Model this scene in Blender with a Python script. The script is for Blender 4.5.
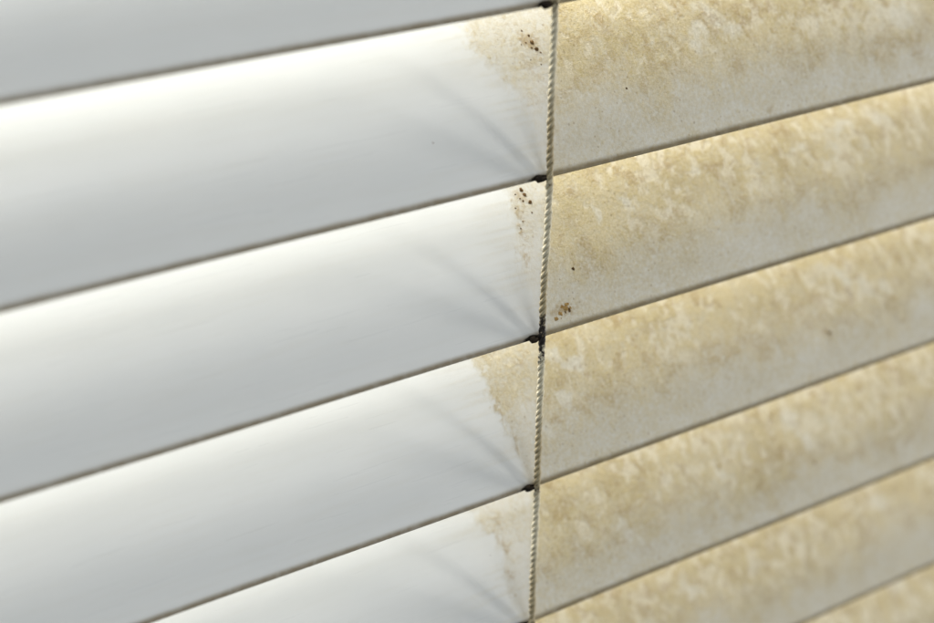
import bpy, math, random
import numpy as np
from mathutils import Vector, Matrix

random.seed(7)
rng = np.random.default_rng(11)
scene = bpy.context.scene
for o in list(bpy.data.objects):
    bpy.data.objects.remove(o)

# ------------------------------------------------------------------ camera
# world: X runs along the slats, Z is up, +Y goes through the blind to the window behind it; metres
cam_data = bpy.data.cameras.new("camera")
cam = bpy.data.objects.new("camera", cam_data)
scene.collection.objects.link(cam)
yaw, pitch, roll = 0.63840071, -0.43179415, 0.02030987
d = Vector((math.sin(yaw) * math.cos(pitch), math.cos(yaw) * math.cos(pitch), math.sin(pitch)))
r0 = d.cross(Vector((0, 0, 1))).normalized()
u0 = r0.cross(d)
r = r0 * math.cos(roll) + u0 * math.sin(roll)
u = -r0 * math.sin(roll) + u0 * math.cos(roll)
m = Matrix((r, u, -d)).transposed().to_4x4()
m.translation = Vector((-0.12448278, -0.15436596, 0.05442234))
cam.matrix_world = m
cam_data.sensor_width = 36.0
cam_data.lens = 36.0 * 1875.874 / 934.0
cam_data.clip_start = 0.005
cam_data.clip_end = 50.0
cam_data.dof.use_dof = True
cam_data.dof.focus_distance = (Vector((0.004, 0.001, -0.030)) - m.translation).dot(d)
cam_data.dof.aperture_fstop = 15.0
cam_data.dof.aperture_blades = 7
scene.camera = cam

# ------------------------------------------------------------------ world and lamps
world = bpy.data.worlds.new("World")
scene.world = world
world.use_nodes = True
bg = world.node_tree.nodes["Background"]
bg.inputs["Color"].default_value = (0.855, 0.935, 1.0, 1)
bg.inputs["Strength"].default_value = 0.275

def area_lamp(name, loc, target, sx, sy, power, color):
    l = bpy.data.lights.new(name, 'AREA')
    l.shape = 'RECTANGLE'; l.size = sx; l.size_y = sy
    l.energy = power; l.color = color
    o = bpy.data.objects.new(name, l)
    scene.collection.objects.link(o)
    o.location = loc
    o.rotation_euler = (Vector(target) - Vector(loc)).to_track_quat('-Z', 'Y').to_euler()
    return o

# daylight falling in from the window behind the blind, and the soft light of the room in front of it
area_lamp("window_daylight", (-0.20, 0.54, 0.76), (-0.02, 0, -0.04), 0.85, 0.72, 41.0, (1.0, 0.99, 0.955))
area_lamp("room_light", (1.27, -0.80, 0.08), (0, 0, -0.04), 0.17, 0.30, 4.4, (1.0, 0.97, 0.92))
area_lamp("room_light", (1.45, -0.40, 0.04), (0, 0, -0.04), 0.18, 0.30, 7.5, (1.0, 0.97, 0.92))

area_lamp("room_light", (0.18, -0.72, 1.15), (-0.04, 0, -0.04), 0.45, 0.45, 3.6, (1.0, 0.995, 0.99))

scene.render.engine = 'CYCLES'
scene.view_settings.view_transform = 'Standard'
scene.view_settings.look = 'None'
scene.view_settings.exposure = 0.0
scene.view_settings.gamma = 1.0
scene.view_settings.use_curve_mapping = False
scene.cycles.max_bounces = 12
scene.cycles.diffuse_bounces = 8

# ------------------------------------------------------------------ sizes (millimetres)
PITCH = 20.0                      # height from one slat to the next
WIDTH, CROWN, TILT = 25.0, 2.1, math.radians(51)
RAD = (WIDTH ** 2 / 4 + CROWN ** 2) / (2 * CROWN)
HALF = math.asin(WIDTH / 2 / RAD)
THICK = 0.62
X0, X1 = -150.0, 230.0            # the stretch of the blind that is built
MM = 0.001

def arc(t):
    a = -HALF + 2 * HALF * t
    c = WIDTH / 2 + RAD * np.sin(a)
    b = RAD * np.cos(a) - (RAD - CROWN) + .22 * np.clip(1 - t / .13, 0, 2) ** 2     # the lower lip flares out a little
    y = c * math.cos(TILT) - b * math.sin(TILT)
    z = c * math.sin(TILT) + b * math.cos(TILT)
    return y, z

def profile(t):
    """front face of a slat, t = 0 at the lower edge, 1 at the upper edge -> y, z, normal y, normal z"""
    t = np.asarray(t, dtype=float)
    y, z = arc(t)
    y1, z1 = arc(t + 1e-4); y2, z2 = arc(t - 1e-4)
    ty, tz = y1 - y2, z1 - z2
    ln = np.sqrt(ty * ty + tz * tz)
    ny, nz = -tz / ln, ty / ln
    return y, z, ny, nz

# ------------------------------------------------------------------ noise for the stains
def hash2(ix, iy, seed):
    h = (ix.astype(np.int64) * 374761393 + iy.astype(np.int64) * 668265263 + seed * 1274126177) & 0xFFFFFFFF
    h = ((h ^ (h >> 13)) * 1103515245) & 0xFFFFFFFF
    h = ((h ^ (h >> 16)) * 2654435761) & 0xFFFFFFFF
    h = h ^ (h >> 15)
    return (h & 0xFFFFFF) / float(0xFFFFFF)

def vnoise(x, y, seed):
    ix, iy = np.floor(x), np.floor(y)
    fx, fy = x - ix, y - iy
    fx = fx * fx * fx * (fx * (fx * 6 - 15) + 10); fy = fy * fy * fy * (fy * (fy * 6 - 15) + 10)
    a, b = hash2(ix, iy, seed), hash2(ix + 1, iy, seed)
    c, e = hash2(ix, iy + 1, seed), hash2(ix + 1, iy + 1, seed)
    return (a * (1 - fx) + b * fx) * (1 - fy) + (c * (1 - fx) + e * fx) * fy

def fbm(x, y, seed, octaves=4, gain=0.55):
    s = 0; amp = 1; tot = 0
    for i in range(octaves):
        s = s + amp * vnoise(x + 17.3 * i, y - 9.1 * i, seed + i * 101)
        tot += amp; amp *= gain
        x, y = (x * 1.6 + y * 1.2), (y * 1.6 - x * 1.2)
    return s / tot

def sstep(a, b, x):
    t = np.clip((x - a) / (b - a), 0, 1)
    return t * t * (3 - 2 * t)

LEAN = 1.5                        # marks are listed square to the cord; on the slat they lean by this many mm over its width
# where the cleaning stopped on each slat: (t up the slat, x in mm)
EDGE = {
    1: [(0.0, 0.6), (0.05, 0.5), (0.2, 0.3), (0.32, -0.4), (0.386, -1.1), (0.474, -2.4), (0.574, -3.5), (0.634, -5.1), (0.74, -5.0), (1, -5)],
    2: [(0.0, 0.8), (0.05, 0.7), (0.17, 0.5), (0.295, -0.4), (0.41, 0.2), (0.52, 0.8), (0.59, 1.1), (0.69, 1.6), (1, 1.5)],
    3: [(0.0, -0.2), (0.04, -0.4), (0.15, -1.0), (0.24, -1.6), (0.35, -2.3), (0.44, -2.8), (0.5, -2.8), (0.6, -3.0), (0.65, -3.4), (1, -4)],
    4: [(0.0, 0.0), (0.05, -0.3), (0.11, -0.9), (0.2, -1.6), (0.345, -1.3), (0.45, -1.3), (0.5, -2.7), (0.55, -3.7), (0.61, -3.6), (1, -4)],
    5: [(0.0, 0.0), (0.3, -1.5), (0.6, -3.0), (1, -4)],
}
# patches where the dirt has come off: (x mm, t, half width mm, half height t, strength)
PALE = {
    1: [(12.5, .54, 1.0, .05, .6), (13.8, .61, .8, .05, .5), (27.5, .47, 2.6, .10, .9), (30.5, .56, 2.2, .09, .8), (33.2, .45, 1.8, .09, .8),
        (36.0, .37, 2.0, .04, .5), (19.7, .47, 1.3, .03, .6), (62, .36, 5.5, .09, .8), (58, .42, 2, .08, .7), (66, .28, 3, .06, .6), (48, .40, 2.0, .08, .5)],
    2: [(13.0, .47, .75, .055, .95), (17.8, .50, .8, .065, .95), (29.7, .56, 1.4, .04, .7), (34.0, .43, 1.0, .07, .7), (40.5, .53, 1.5, .05, .7),
        (48, .53, 1.8, .05, .7), (56, .60, 3.5, .06, .9), (54, .47, 1.6, .08, .7), (60, .45, 1.5, .09, .7), (64, .60, 3, .08, .7), (24, .40, .7, .05, .5)],
    3: [(8.2, .575, 1.7, .05, 1.0), (10.0, .49, 2.6, .05, 1.0), (7.4, .36, 2.0, .055, .95), (4.0, .22, 1.2, .07, .9), (30, .48, 2.4, .05, .6), (34, .41, 1.2, .05, .6),
        (58.5, .48, 1.2, .13, .9), (55, .58, 4, .07, .7), (62, .40, 1.4, .09, .8), (66, .36, 1.3, .08, .7), (48, .30, .9, .05, .6)],
    4: [(19.2, .21, 2.2, .065, 1.0), (18.0, .29, 1.2, .06, .8), (31, .24, 2.4, .04, .6), (14.7, .37, .7, .04, .7), (50.5, .48, 2.4, .10, .9), (52.5, .37, 1.6, .07, .9),
        (57, .44, 2, .07, .6), (27, .45, 1.8, .07, .5), (6.2, .05, 2.5, .05, .6), (36, .34, 1.4, .05, .6), (40, .5, 3, .06, .6)],
    5: [(33, .45, 2.6, .07, .8), (46, .40, 3, .05, .7), (72, .47, 2.5, .06, .8), (55, .46, 2, .07, .6), (38, .36, 1.5, .05, .6)],
    6: [(80, .55, 3, .06, .8)],
}
# brown rings, runs and crusts: (x mm, t, half width mm, half height t, strength)
BROWN = {
    1: [(3.4, .60, 1.3, .07, .85), (2.5, .48, 1.0, .10, .35), (63.5, .17, 1.6, .05, .6), (56, .21, 1.4, .04, .5), (41, .22, 2.2, .05, .35), (36.1, .05, .8, .025, .6), (24, .32, 3, .05, .3)],
    2: [(4.8, .078, 2.0, .03, .95), (3.4, .645, 1.1, .05, .7), (1.9, .60, .7, .07, .9), (1.4, .48, .6, .08, .85), (.8, .36, .7, .07, .75), (21, .36, 5, .05, .3), (4.2, .07, .9, .02, .5)],
    3: [(53.2, .24, 1.0, .03, .9), (48, .40, 2.5, .07, .45), (-2.2, .40, .6, .09, .5), (-.9, .22, .6, .06, .6), (22, .38, 4, .07, .3), (6, .27, 1.6, .03, .55), (9.8, .28, 1.4, .03, .5), (68, .40, 1.6, .05, .4)],
    4: [(-.3, .53, .55, .07, .75), (-.55, .42, .5, .08, .8), (-.85, .29, .5, .08, .75), (-1.0, .17, .5, .06, .6), (48, .33, 5, .05, .6), (53, .23, .8, .05, .7), (20, .35, 4, .04, .55), (21, .12, 1.4, .03, .35), (-2.9, .53, .7, .03, .4), (56, .29, 1.5, .03, .5)],
    5: [(26, .52, 2, .06, .3), (70, .56, 3, .06, .4)],
    6: [],
}

def blobs(lst, X, T, seed):
    out = np.zeros_like(X)
    wx = (fbm(X / 1.1, T * WIDTH / 1.3, seed, 4, .6) - .5) * 3.4
    wt = (fbm(X / 1.1 + 40, T * WIDTH / 1.3 + 7, seed + 5, 4, .6) - .5) * .15
    for (cx, ct, hx, ht, s) in lst:
        near = np.abs(X - cx) < hx * 2.5 + 2.5
        dx = (X + wx * min(1, hx) - cx - LEAN * ct + (T - ct) * 6.0) / hx
        dt = (T + wt * min(1, ht / .06) - ct) / ht
        out = np.maximum(out, np.where(near, s * (1 - sstep(.2, 1.4, np.sqrt(dx * dx + dt * dt))), 0))
    return out

def stain_maps(k, X, T):
    """dirt cover, pale patches, brown crust and edge mould on the front of slat k"""
    seed = 1000 + 37 * (k + 10)
    S = T * WIDTH
    # slanted, runny coordinates: dried drops lean down the slat
    wx = (fbm(X / 3.1, S / 3.1, seed + 15, 3) - .5) * 2.4
    wy = (fbm(X / 3.1 + 31, S / 3.1 + 5, seed + 16, 3) - .5) * 2.4
    a, b = X + S * .10 + wx, S + wy
    e = EDGE.get(k, EDGE[3])
    bx = np.interp(T, [q[0] for q in e], [q[1] for q in e])
    bx = bx + LEAN * T + (fbm(X / 1.0, S / .55, seed + 3, 3) - .5) * 1.5
    soft = {1: 1.5, 2: 1.2, 3: .7, 4: 1.1}.get(k, 1.0)
    side = sstep(-.55 * soft, 1.0 * soft, X - bx + (fbm(X / .45, S / .45, seed + 6, 2, .7) - .5) * 1.5 * soft)
    wipe = fbm(X / 9.0, S / .5, seed + 7, 3, .6)                # faint smears left by the cloth
    haze = sstep(-8, 1.0, X - bx) * (.04 + .13 * sstep(.45, .75, wipe)) + .03 * sstep(.5, .8, wipe)
    # more dirt towards the upper part, running out in an uneven front lower down
    front = {1: .25, 2: .27, 3: .24, 4: .20, 5: .26}.get(k, .24) + (fbm(X / 11.0, S / 30, seed, 2) - .5) * .26 + (fbm(a / 2.2, b / 3.2, seed + 9, 3) - .5) * .20
    upper = sstep(-.16, .24, T - front)
    mott = fbm(a / 2.6, b / 3.2, seed + 21, 4, .65)
    fine = fbm(a / .7, b / .9, seed + 31, 3, .65)
    cover = upper * (.60 + .75 * (mott - .40) + .55 * (fine - .5))
    film = .48 + .16 * (fbm(X / 4, S / 3, seed + 41, 3) - .5)
    dirt = film + (1 - film) * np.clip(cover, 0, 1)
    pale = sstep(.54, .68, fbm(a / 1.05, b / 1.5, seed + 51, 4, .62) - .07 + .11 * sstep(6, 34, X) + .30 * (fbm(X / 7, S / 8, seed + 55, 3) - .5)) * upper * .9
    bare = blobs(PALE.get(k, []), X, T, seed + 61)
    brown = sstep(.55, .74, fbm(a / 1.3, b / 1.5, seed + 71, 4, .65)) * .7 * upper
    ring = np.exp(-((T - front - .03) / .05) ** 2) * sstep(.42, .62, fbm(a / 2.6, b / 2.6, seed + 81, 3)) * .5
    brown = np.maximum(brown, ring)
    brown = np.maximum(brown, blobs(BROWN.get(k, []), X, T, seed + 91))
    # what is left on the cleaned side of the cord is a thinner wash, broken up into grains
    y_, z_, a_, b_ = profile(T)
    thin = {1: .60, 2: .50, 3: .85, 4: .50}.get(k, .7)
    reach = sstep(-1.2, 1.0, X - (.5 + .8 * (y_ + .8)))
    side = side * (thin + (1 - thin) * reach) * (.75 + .5 * fbm(X / .5, S / .5, seed + 13, 2, .7)) * (1 - .25 * (1 - reach))
    side = np.clip(side, 0, 1)
    dirt = dirt * side + haze * (1 - side)
    pale = pale * side
    brown = np.where(blobs(BROWN.get(k, []), X, T, seed + 91) >= brown, brown * np.clip(side * 2.4, 0, 1), brown * side)
    # black mould creeping along the lower edge beside the cord
    mould = .9 * np.exp(-((X + .5) / .6) ** 2) * np.exp(-(T / .013) ** 2) + .6 * np.exp(-(np.minimum(X, 0) / 2.6) ** 2) * np.exp(-(T / .006) ** 2) * (X < .8)
    mould = mould + .30 * np.exp(-(T / .012) ** 2) * sstep(.66, .78, fbm(X / 3, S * 0, seed + 95, 3)) * (X > 2)
    return np.clip(dirt, 0, 1), np.clip(pale, 0, 1), np.clip(brown, 0, 1), np.clip(mould, 0, 1), np.clip(bare * sstep(0, 1, X - bx), 0, 1)

# ------------------------------------------------------------------ materials
def N(nt, kind, **kw):
    n = nt.nodes.new(kind)
    for key, v in kw.items():
        setattr(n, key, v)
    return n

def mix(nt, fac, a, b, mode='MIX'):
    n = N(nt, 'ShaderNodeMix', data_type='RGBA', blend_type=mode)
    n.clamp_factor = True
    for sock, v in ((n.inputs[0], fac), (n.inputs[6], a), (n.inputs[7], b)):
        if isinstance(v, (tuple, float, int)):
            sock.default_value = v if not isinstance(v, tuple) else (*v, 1)
        else:
            nt.links.new(v, sock)
    return n.outputs[2]

def mth(nt, op, a, b=None, c=None, clamp=False):
    n = N(nt, 'ShaderNodeMath', operation=op, use_clamp=clamp)
    for s, v in zip(n.inputs, (a, b, c)):
        if v is None: continue
        if isinstance(v, (int, float)): s.default_value = v
        else: nt.links.new(v, s)
    return n.outputs[0]

def remap(nt, v, a, b, c=0.0, e=1.0):
    n = N(nt, 'ShaderNodeMapRange', interpolation_type='SMOOTHSTEP')
    nt.links.new(v, n.inputs[0])
    for i, q in enumerate((a, b, c, e)): n.inputs[i + 1].default_value = q
    return n.outputs[0]

def noise(nt, vec, scale, detail=3.0, rough=.55, distortion=0.0):
    n = N(nt, 'ShaderNodeTexNoise', noise_dimensions='3D')
    nt.links.new(vec, n.inputs['Vector'])
    n.inputs['Scale'].default_value = scale
    n.inputs['Detail'].default_value = detail
    n.inputs['Roughness'].default_value = rough
    n.inputs['Distortion'].default_value = distortion
    return n.outputs['Fac']

def slat_material():
    mt = bpy.data.materials.new("stained_white_slat_paint")
    mt.use_nodes = True
    nt = mt.node_tree
    bsdf = nt.nodes['Principled BSDF']
    def attr(name, vec=False):
        n = N(nt, 'ShaderNodeAttribute', attribute_name=name)
        return n.outputs['Vector' if vec else 'Fac']
    P = attr('slat_mm', True)                              # x, distance up the slat, slat number: millimetres
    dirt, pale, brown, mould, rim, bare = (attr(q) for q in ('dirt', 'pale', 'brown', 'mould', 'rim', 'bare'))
    n_mid = noise(nt, P, .55, 5, .62, .6)
    n_fine = noise(nt, P, 2.1, 4, .6, .3)
    n_grain = noise(nt, P, 6.5, 2, .6)
    n_big = noise(nt, P, .12, 3, .5)
    str_ = N(nt, 'ShaderNodeMapping'); str_.inputs['Scale'].default_value = (.06, 1.5, 1.0)
    nt.links.new(P, str_.inputs['Vector'])
    n_wipe = noise(nt, str_.outputs[0], 1.0, 4, .6)          # drag marks of the cleaning cloth, along the slat
    # dirt cover broken up by grain
    dd = mth(nt, 'ADD', dirt, mth(nt, 'MULTIPLY', mth(nt, 'SUBTRACT', n_fine, .5), mth(nt, 'MULTIPLY', dirt, 1.1)))
    dd = mth(nt, 'ADD', dd, mth(nt, 'MULTIPLY', mth(nt, 'SUBTRACT', n_grain, .5), mth(nt, 'MULTIPLY', dirt, .75)), clamp=True)
    clean = mix(nt, n_big, (.80, .82, .81), (.84, .85, .83))
    clean = mix(nt, remap(nt, n_wipe, .35, .7, 0, .18), clean, (.775, .785, .76))
    tan = mix(nt, remap(nt, n_mid, .35, .65), (.635, .535, .295), (.53, .427, .228))
    tan = mix(nt, remap(nt, n_big, .40, .62), tan, (.67, .565, .325))
    film = mix(nt, mth(nt, 'MULTIPLY', dd, 1.6, clamp=True), clean, (.635, .578, .43))
    col = mix(nt, remap(nt, dd, .30, 1.0), film, tan)
    # paler dried drops and worn patches
    pp = mth(nt, 'MULTIPLY', pale, remap(nt, mth(nt, 'ADD', n_fine, mth(nt, 'MULTIPLY', pale, .35)), .40, .66), clamp=True)
    col = mix(nt, mth(nt, 'MULTIPLY', pp, .80), col, (.785, .72, .555))
    ba = remap(nt, mth(nt, 'ADD', bare, mth(nt, 'MULTIPLY', mth(nt, 'SUBTRACT', n_fine, .5), .9)), .20, 1.0)
    col = mix(nt, mth(nt, 'MULTIPLY', ba, .66), col, (.77, .745, .645))
    # brown crusts
    bb = mth(nt, 'MULTIPLY', brown, remap(nt, mth(nt, 'ADD', n_fine, mth(nt, 'MULTIPLY', brown, .2)), .40, .68), clamp=True)
    col = mix(nt, mth(nt, 'MULTIPLY', bb, .85), col, (.42, .30, .14))
    # pepper of tiny dark grains in the dirt
    vor = N(nt, 'ShaderNodeTexVoronoi', feature='F1', voronoi_dimensions='3D')
    nt.links.new(P, vor.inputs['Vector']); vor.inputs['Scale'].default_value = 1.6
    sep = N(nt, 'ShaderNodeSeparateColor'); nt.links.new(vor.outputs['Color'], sep.inputs[0])
    dot = mth(nt, 'MULTIPLY', mth(nt, 'LESS_THAN', vor.outputs['Distance'], mth(nt, 'MULTIPLY', sep.outputs[1], .26)), mth(nt, 'GREATER_THAN', sep.outputs[0], .62))
    dot = mth(nt, 'MULTIPLY', dot, remap(nt, dirt, .15, .4))
    col = mix(nt, mth(nt, 'MULTIPLY', dot, .45), col, (.33, .235, .12))
    gr = mth(nt, 'ADD', mth(nt, 'MULTIPLY', mth(nt, 'SUBTRACT', n_grain, .5), 1.1), mth(nt, 'MULTIPLY', mth(nt, 'SUBTRACT', noise(nt, P, 3.3, 2, .6), .5), 1.1))
    gr = mth(nt, 'MULTIPLY', gr, remap(nt, dirt, .15, .7))
    hsv = N(nt, 'ShaderNodeHueSaturation')
    nt.links.new(col, hsv.inputs['Color']); nt.links.new(mth(nt, 'ADD', 1.0, mth(nt, 'MULTIPLY', gr, .42)), hsv.inputs['Value'])
    nt.links.new(mth(nt, 'SUBTRACT', 1.0, mth(nt, 'MULTIPLY', gr, .6)), hsv.inputs['Saturation'])
    col = hsv.outputs['Color']
    # lower and upper rims turn dark brown, mould near the cord is black
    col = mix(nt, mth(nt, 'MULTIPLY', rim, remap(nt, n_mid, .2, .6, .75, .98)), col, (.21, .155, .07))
    mm_ = remap(nt, mth(nt, 'ADD', mould, mth(nt, 'MULTIPLY', mth(nt, 'SUBTRACT', n_fine, .5), .5)), .25, .6)
    col = mix(nt, mm_, col, (.022, .017, .011))
    nt.links.new(col, bsdf.inputs['Base Color'])
    # satin paint where clean, dull where dirty
    ro = mth(nt, 'ADD', mth(nt, 'MAXIMUM', remap(nt, dd, .05, .5, .28, .68), mth(nt, 'MULTIPLY', rim, .9)), mth(nt, 'MULTIPLY', mth(nt, 'SUBTRACT', n_wipe, .5), .045))
    nt.links.new(ro, bsdf.inputs['Roughness'])
    bsdf.inputs['IOR'].default_value = 1.5
    nt.links.new(mth(nt, 'SUBTRACT', .5, mth(nt, 'MULTIPLY', rim, .42)), bsdf.inputs['Specular IOR Level'])
    # relief: brushed paint, dust grain, raised crust
    h = mth(nt, 'MULTIPLY', dd, mth(nt, 'ADD', mth(nt, 'MULTIPLY', n_fine, .10), mth(nt, 'MULTIPLY', n_grain, .05)))
    h = mth(nt, 'ADD', h, mth(nt, 'MULTIPLY', mth(nt, 'SUBTRACT', bb, pp), .05))
    bump = N(nt, 'ShaderNodeBump')
    bump.inputs['Strength'].default_value = .5
    bump.inputs['Distance'].default_value = .001
    nt.links.new(h, bump.inputs['Height'])
    nt.links.new(bump.outputs[0], bsdf.inputs['Normal'])
    return mt

def simple_material(name, col, rough, col2=None, scale=900.0):
    mt = bpy.data.materials.new(name); mt.use_nodes = True
    nt = mt.node_tree; b = nt.nodes['Principled BSDF']
    tc = N(nt, 'ShaderNodeTexCoord')
    f = noise(nt, tc.outputs['Object'], scale, 3, .6)
    c = mix(nt, remap(nt, f, .35, .65), col, col2 or tuple(q * .6 for q in col))
    nt.links.new(c, b.inputs['Base Color'])
    b.inputs['Roughness'].default_value = rough
    b.inputs['Specular IOR Level'].default_value = .12
    bump = N(nt, 'ShaderNodeBump'); bump.inputs['Distance'].default_value = .0002; bump.inputs['Strength'].default_value = .6
    nt.links.new(f, bump.inputs['Height']); nt.links.new(bump.outputs[0], b.inputs['Normal'])
    return mt

def cord_material():
    mt = bpy.data.materials.new("soiled_cream_cord"); mt.use_nodes = True
    nt = mt.node_tree; b = nt.nodes['Principled BSDF']
    soil_shade = N(nt, 'ShaderNodeAttribute', attribute_name='soil_shade').outputs['Fac']
    black = N(nt, 'ShaderNodeAttribute', attribute_name='mould').outputs['Fac']
    tc = N(nt, 'ShaderNodeTexCoord')
    f = noise(nt, tc.outputs['Object'], 2300, 3, .65)
    g = noise(nt, tc.outputs['Object'], 5000, 2, .6)
    s = mth(nt, 'ADD', soil_shade, mth(nt, 'MULTIPLY', mth(nt, 'SUBTRACT', f, .5), .6), clamp=True)
    c = mix(nt, s, (.84, .77, .57), (.36, .265, .11))
    k = remap(nt, mth(nt, 'ADD', black, mth(nt, 'MULTIPLY', mth(nt, 'SUBTRACT', f, .5), 2.6)), .28, .80)
    c = mix(nt, k, c, (.020, .014, .010))
    nt.links.new(c, b.inputs['Base Color'])
    b.inputs['Roughness'].default_value = .62
    bump = N(nt, 'ShaderNodeBump'); bump.inputs['Distance'].default_value = .00008; bump.inputs['Strength'].default_value = .8
    nt.links.new(g, bump.inputs['Height']); nt.links.new(bump.outputs[0], b.inputs['Normal'])
    return mt

MAT_SLAT = slat_material()
MAT_CORD = cord_material()
MAT_MOULD = simple_material("black_mouldy_thread", (.016, .012, .009), .8, (.035, .026, .017))
MAT_SPECK = simple_material("dark_brown_dirt_speck", (.075, .045, .018), .85, (.17, .10, .04), 3000)
MAT_CLUMP = simple_material("orange_brown_dirt_clump", (.46, .30, .11), .9, (.24, .14, .045), 2200)

# ------------------------------------------------------------------ helpers
def link_mesh(name, verts, faces, material, parent=None, smooth=True):
    me = bpy.data.meshes.new(name)
    me.from_pydata([tuple(v) for v in verts], [], faces)
    me.materials.append(material)
    if smooth:
        me.polygons.foreach_set('use_smooth', [True] * len(me.polygons))
    me.update()
    o = bpy.data.objects.new(name, me)
    scene.collection.objects.link(o)
    if parent: o.parent = parent
    return o

def float_attr(me, name, values):
    a = me.attributes.new(name, 'FLOAT', 'POINT')
    a.data.foreach_set('value', np.asarray(values, dtype=np.float32))

blind = bpy.data.objects.new("venetian_blind", None)
scene.collection.objects.link(blind)
blind.empty_display_size = .02
blind["label"] = "white metal venetian blind, cleaned on the left, stained brown on the right of its cord"
blind["category"] = "blind"

# ------------------------------------------------------------------ slats
def wobble(k, x):
    return (fbm(x / 60.0, x * 0 + k * 3.3, 500 + k * 13, 2) - .5) * .4

def make_slat(k):
    seen = 0 <= k <= 6
    if seen:
        xs = np.concatenate([np.linspace(X0, -66, 12)[:-1], np.linspace(-66, -12, 90)[:-1], np.linspace(-12, 92, 420)[:-1], np.linspace(92, X1, 14)])
        nt_ = 74
    else:
        xs = np.linspace(X0, X1, 60); nt_ = 20
    ts = np.concatenate([[0, .006, .012, .018, .024, .032, .045, .06, .08], np.linspace(.1, 1, nt_)])
    # closed cross-section: front face up, over the upper edge, back face down, round the lower edge
    sec = []                                              # (t, depth under the front face, rim)
    for t in ts: sec.append((t, 0.0, 0.0))
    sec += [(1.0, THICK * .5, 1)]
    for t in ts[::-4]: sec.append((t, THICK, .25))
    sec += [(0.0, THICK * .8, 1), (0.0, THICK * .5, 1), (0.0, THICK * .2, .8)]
    t = np.array([s[0] for s in sec]); dep = np.array([s[1] for s in sec]); rim = np.array([s[2] for s in sec])
    y, z, ny, nz = profile(t)
    # round the two edges off
    out = np.zeros(len(sec))
    for i, s in enumerate(sec):
        if s[0] in (0.0, 1.0):
            q = (s[1] / THICK - .5) * 2
            out[i] = (1 - q * q) ** .5 * THICK * .5 if abs(q) < 1 else 0
    ty, tz = -nz, ny                                      # tangent pointing down the slat or up it
    sgn = np.where(t < .5, -1.0, 1.0)
    up_y, up_z = nz, -ny                                  # up the slat
    Y = y - ny * dep + up_y * out * sgn
    Z = z - nz * dep + up_z * out * sgn
    XX, TT = np.meshgrid(xs, t, indexing='ij')
    seed = 500 + k * 13
    # rolled metal is never dead straight
    wob = wobble(k, xs)
    dent = (fbm(XX / 14.0, TT * 1.6 + k, seed + 4, 2) - .5) * .12 * np.minimum(1, dep.max())
    YY = Y[None, :] + wob[:, None] + dent * ny[None, :]
    ZZ = Z[None, :] + wob[:, None] * .2 + dent * nz[None, :]
    n, mcount = len(xs), len(sec)
    verts = np.stack([XX, YY, ZZ], -1).reshape(-1, 3) * MM
    i = np.arange(n - 1)[:, None] * mcount; j = np.arange(mcount)[None, :]; j2 = (j + 1) % mcount
    f = np.stack([i + j, i + mcount + j, i + mcount + j2, i + j2], -1).reshape(-1, 4).tolist()
    f.append(list(range(mcount))); f.append([(n - 1) * mcount + q for q in range(mcount)][::-1])
    o = link_mesh("slat", verts, f, MAT_SLAT, blind)
    o.location = (0, 0, -k * PITCH * MM)
    di, pa, br, mo, ba = stain_maps(k, XX, TT)
    back = (dep[None, :] > THICK * .6) & (TT > .02)
    di = np.where(back, .25, di)
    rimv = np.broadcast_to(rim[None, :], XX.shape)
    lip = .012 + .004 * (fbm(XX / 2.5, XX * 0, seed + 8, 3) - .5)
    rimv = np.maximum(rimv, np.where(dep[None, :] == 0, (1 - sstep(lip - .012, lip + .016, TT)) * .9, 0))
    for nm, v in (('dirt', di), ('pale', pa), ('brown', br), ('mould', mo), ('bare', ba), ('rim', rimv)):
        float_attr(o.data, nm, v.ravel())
    a = o.data.attributes.new('slat_mm', 'FLOAT_VECTOR', 'POINT')
    a.data.foreach_set('vector', np.stack([XX, TT * WIDTH - dep[None, :] * 2, np.full_like(XX, k * 41.7)], -1).astype(np.float32).ravel())
    return o

slats = {}
for k in range(-4, 10):
    slats[k] = make_slat(k)
notes = {
    0: "topmost slat in view, seen only at its smooth grey lower left",
    1: "slat with a wedge of tan dirt left of the cord near the top",
    2: "slat with dark specks left of the cord and an orange-brown smudge right of it",
    3: "slat whose tan stain tapers diagonally down to the cord, pale patches right of it",
    4: "slat with a thin curved brown run just left of the cord",
}
for k, s in notes.items(): slats[k]["label"] = s

# ------------------------------------------------------------------ dirt lying on the slats
def on_slat(x, t, lift=0.0):
    y, z, ny, nz = profile(np.array([t]))
    return Vector((x, y[0] + ny[0] * lift, z[0] + nz[0] * lift)) * MM, Vector((0, ny[0], nz[0]))

def lump(name, k, x, t, rad, flat, mat, seed, sx=1.0):
    rr = random.Random(seed)
    p, nrm = on_slat(x + LEAN * t, t, .06)
    w_ = float(wobble(k, np.array([x]))[0])
    p = p + Vector((0, w_, w_ * .2)) * MM
    q = nrm.to_track_quat('Z', 'X')
    verts, faces = [], []
    rings, seg = 5, 10
    for i in range(rings):
        ph = i / (rings - 1) * math.pi / 2
        for j in range(seg):
            th = 2 * math.pi * j / seg
            rad_j = rad * (1 + rr.uniform(-.28, .28)) * math.cos(ph) * (1 if i else 1.1)
            v = Vector((rad_j * math.cos(th), rad_j * math.sin(th) * sx, rad * flat * math.sin(ph) * (1 + rr.uniform(-.2, .2)) - .08)) * MM
            verts.append(p + q @ v)
    for i in range(rings - 1):
        for j in range(seg):
            faces.append([i * seg + j, i * seg + (j + 1) % seg, (i + 1) * seg + (j + 1) % seg, (i + 1) * seg + j])
    return link_mesh(name, verts, faces, mat, slats[k])

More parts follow.
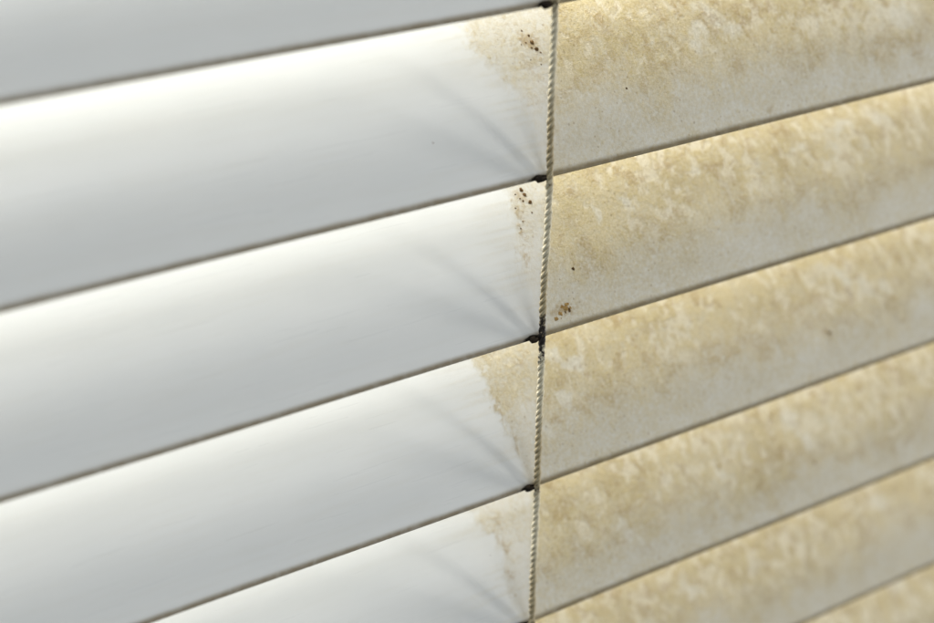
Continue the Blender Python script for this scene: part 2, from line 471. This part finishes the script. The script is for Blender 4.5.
for i, (k, x, t, rad) in enumerate([
        (1, 3.36, .635, .20), (1, 3.43, .600, .34), (1, 3.70, .565, .32), (1, 2.6, .605, .14), (1, 14.5, .30, .22), (1, -13.4, .252, .09),
        (2, 3.64, .680, .34), (2, 3.83, .652, .32), (2, 4.2, .612, .34), (2, 3.0, .64, .15), (2, 7.33, .254, .26),
        (3, 53.2, .234, .30), (4, -2.76, .378, .10), (4, 53.0, .225, .26), (3, -43.0, .17, .09), 
        (1, 2.7, .665, .15), (1, 3.1, .575, .17), (1, 4.1, .545, .15), (1, 1.9, .60, .10), (1, 3.6, .49, .12), (1, 2.4, .52, .09),
        (2, 2.6, .665, .13), (2, 3.3, .625, .17), (2, 1.9, .60, .12), (2, 3.9, .56, .14), (2, 2.2, .53, .10), (2, 1.6, .50, .11)]):
    lump("dirt_speck", k, x, t, rad * .78, .3, MAT_SPECK, i, 1.0)
crumbs = random.Random(5)
for i in range(13):
    a_, q_ = crumbs.uniform(0, 6.28), crumbs.random() ** .6
    cl = lump("dirt_crumb", 2, 4.6 + 1.5 * q_ * math.cos(a_) + .35 * math.sin(a_), .074 + .028 * q_ * math.sin(a_) + .010 * math.cos(a_) * q_,
              crumbs.uniform(.12, .30), .22, (MAT_CLUMP, MAT_CLUMP, MAT_SPECK, MAT_CLUMP)[i % 4], 120 + i, crumbs.uniform(.6, 1.4))

# ------------------------------------------------------------------ ladder cord: three twisted strands and a rung under every slat
def cord_center(z):
    """x, y of the front cord at height z (mm)"""
    kk = -z / PITCH
    ph = kk - math.floor(kk)                              # 0 at a slat's lower edge, growing downwards
    x = .55 - .35 * math.exp(-(ph / .12) ** 2) * 0 + .05 * math.sin(2 * math.pi * ph + .5) + .06 * math.sin(z * .21)
    y = -.78 + .08 * math.sin(z * .13 + 1)
    return x, y

def strand(parent, phase, xoff, yoff, z0, z1, twist=2.55, rad=.235, hel=.205, seg=7, step=.16):
    n = int((z1 - z0) / step)
    verts, soil_shade, black = [], [], []
    for i in range(n + 1):
        z = z0 + (z1 - z0) * i / n
        cx, cy = cord_center(z)
        a = phase + 2 * math.pi * z / twist
        wob = 1 + .10 * math.sin(z * 1.7 + phase * 3) + .05 * math.sin(z * 4.1)
        px, py = cx + xoff + hel * math.cos(a) * wob, cy + yoff + hel * math.sin(a) * wob
        tang = Vector((-hel * math.sin(a) * 2 * math.pi / twist, hel * math.cos(a) * 2 * math.pi / twist, 1)).normalized()
        n1 = Vector((math.cos(a), math.sin(a), 0)); n1 = (n1 - tang * n1.dot(tang)).normalized(); n2 = tang.cross(n1)
        kk = -z / PITCH; ph = kk - math.floor(kk)
        # shade painted in with the dirt: bright just below each slat, darker lower down
        s = .06 + .60 * float(sstep(.35, .72, np.array(ph))) + .35 * math.exp(-(ph / .07) ** 2)
        b_ = .70 * math.exp(-((z + 2 * PITCH - 1.3) / 2.0) ** 4) + .50 * math.exp(-((z + 2 * PITCH + 1.6) / 2.2) ** 2)
        b_ += .30 * math.exp(-((ph - 1 if ph > .5 else ph) / .05) ** 2)
        for j in range(seg):
            t = 2 * math.pi * j / seg
            v = Vector((px, py, z)) + (n1 * math.cos(t) + n2 * math.sin(t)) * rad * wob
            verts.append(v * MM); 
            g_ = max(0.0, .45 - math.cos(t)) * .75        # darker in the grooves between the strands
            soil_shade.append(min(1, s + g_)); black.append(min(1, b_ * (1 + g_ * .5)))
    faces = []
    for i in range(n):
        for j in range(seg):
            faces.append([i * seg + j, i * seg + (j + 1) % seg, (i + 1) * seg + (j + 1) % seg, (i + 1) * seg + j])
    faces.append(list(range(seg))[::-1]); faces.append([n * seg + j for j in range(seg)])
    o = link_mesh("strand", verts, faces, MAT_CORD, parent)
    float_attr(o.data, 'soil_shade', soil_shade); float_attr(o.data, 'mould', black)
    return o

ZT, ZB = 4 * PITCH + 22, -9 * PITCH - 6
cord = bpy.data.objects.new("ladder_cord", None)
scene.collection.objects.link(cord); cord.parent = blind
cord["label"] = "twisted cream cord running down the front of the slats, black with mould at one slat"
for q in range(3):
    strand(cord, 2 * math.pi * q / 3, 0, 0, ZB, ZT)

def tube(name, pts, rads, mat, parent, seg=8):
    verts, faces = [], []
    for i, p in enumerate(pts):
        t = (pts[min(i + 1, len(pts) - 1)] - pts[max(i - 1, 0)]).normalized()
        a = t.cross(Vector((0, .3, 1))).normalized(); b = t.cross(a)
        for j in range(seg):
            th = 2 * math.pi * j / seg
            verts.append((p + (a * math.cos(th) + b * math.sin(th)) * rads[i]) * MM)
    for i in range(len(pts) - 1):
        for j in range(seg):
            faces.append([i * seg + j, i * seg + (j + 1) % seg, (i + 1) * seg + (j + 1) % seg, (i + 1) * seg + j])
    faces.append(list(range(seg))[::-1]); faces.append([(len(pts) - 1) * seg + j for j in range(seg)])
    return link_mesh(name, verts, faces, mat, parent)

for k in range(-4, 10):
    zc = -k * PITCH
    cx, cy = cord_center(zc)
    y, z, ny, nz = profile(np.array([0, .03, .12, .3, .5, .7, .9, 1.0]))
    pts = [Vector((cx - .25, cy + .2, zc - .05)), Vector((-.35, -.62, zc - .12)), Vector((-.55, -.42, zc - .25))]
    rads = [.20, .26, .30]
    for i in range(1, 8):
        dd_ = THICK + .42
        pts.append(Vector((-.6, y[i] - ny[i] * dd_, z[i] - nz[i] * dd_ + zc))); rads.append(.28)
    tube("rung", pts, rads, MAT_MOULD, cord)
    # ragged black knot where the rung is tied to the cord
    rr = random.Random(k)
    kv, kf = [], []
    for i in range(7):
        ph = math.pi * i / 6
        for j in range(10):
            th = 2 * math.pi * j / 10
            rd = .44 * (1 + rr.uniform(-.18, .18))
            kv.append(Vector((-.55 + rd * 1.0 * math.sin(ph) * math.cos(th), -.42 + rd * .8 * math.sin(ph) * math.sin(th), zc + .02 + rd * .9 * math.cos(ph))) * MM)
    for i in range(6):
        for j in range(10):
            kf.append([i * 10 + j, (i + 1) * 10 + j, (i + 1) * 10 + (j + 1) % 10, i * 10 + (j + 1) % 10])
    link_mesh("knot", kv, kf, MAT_MOULD, cord)
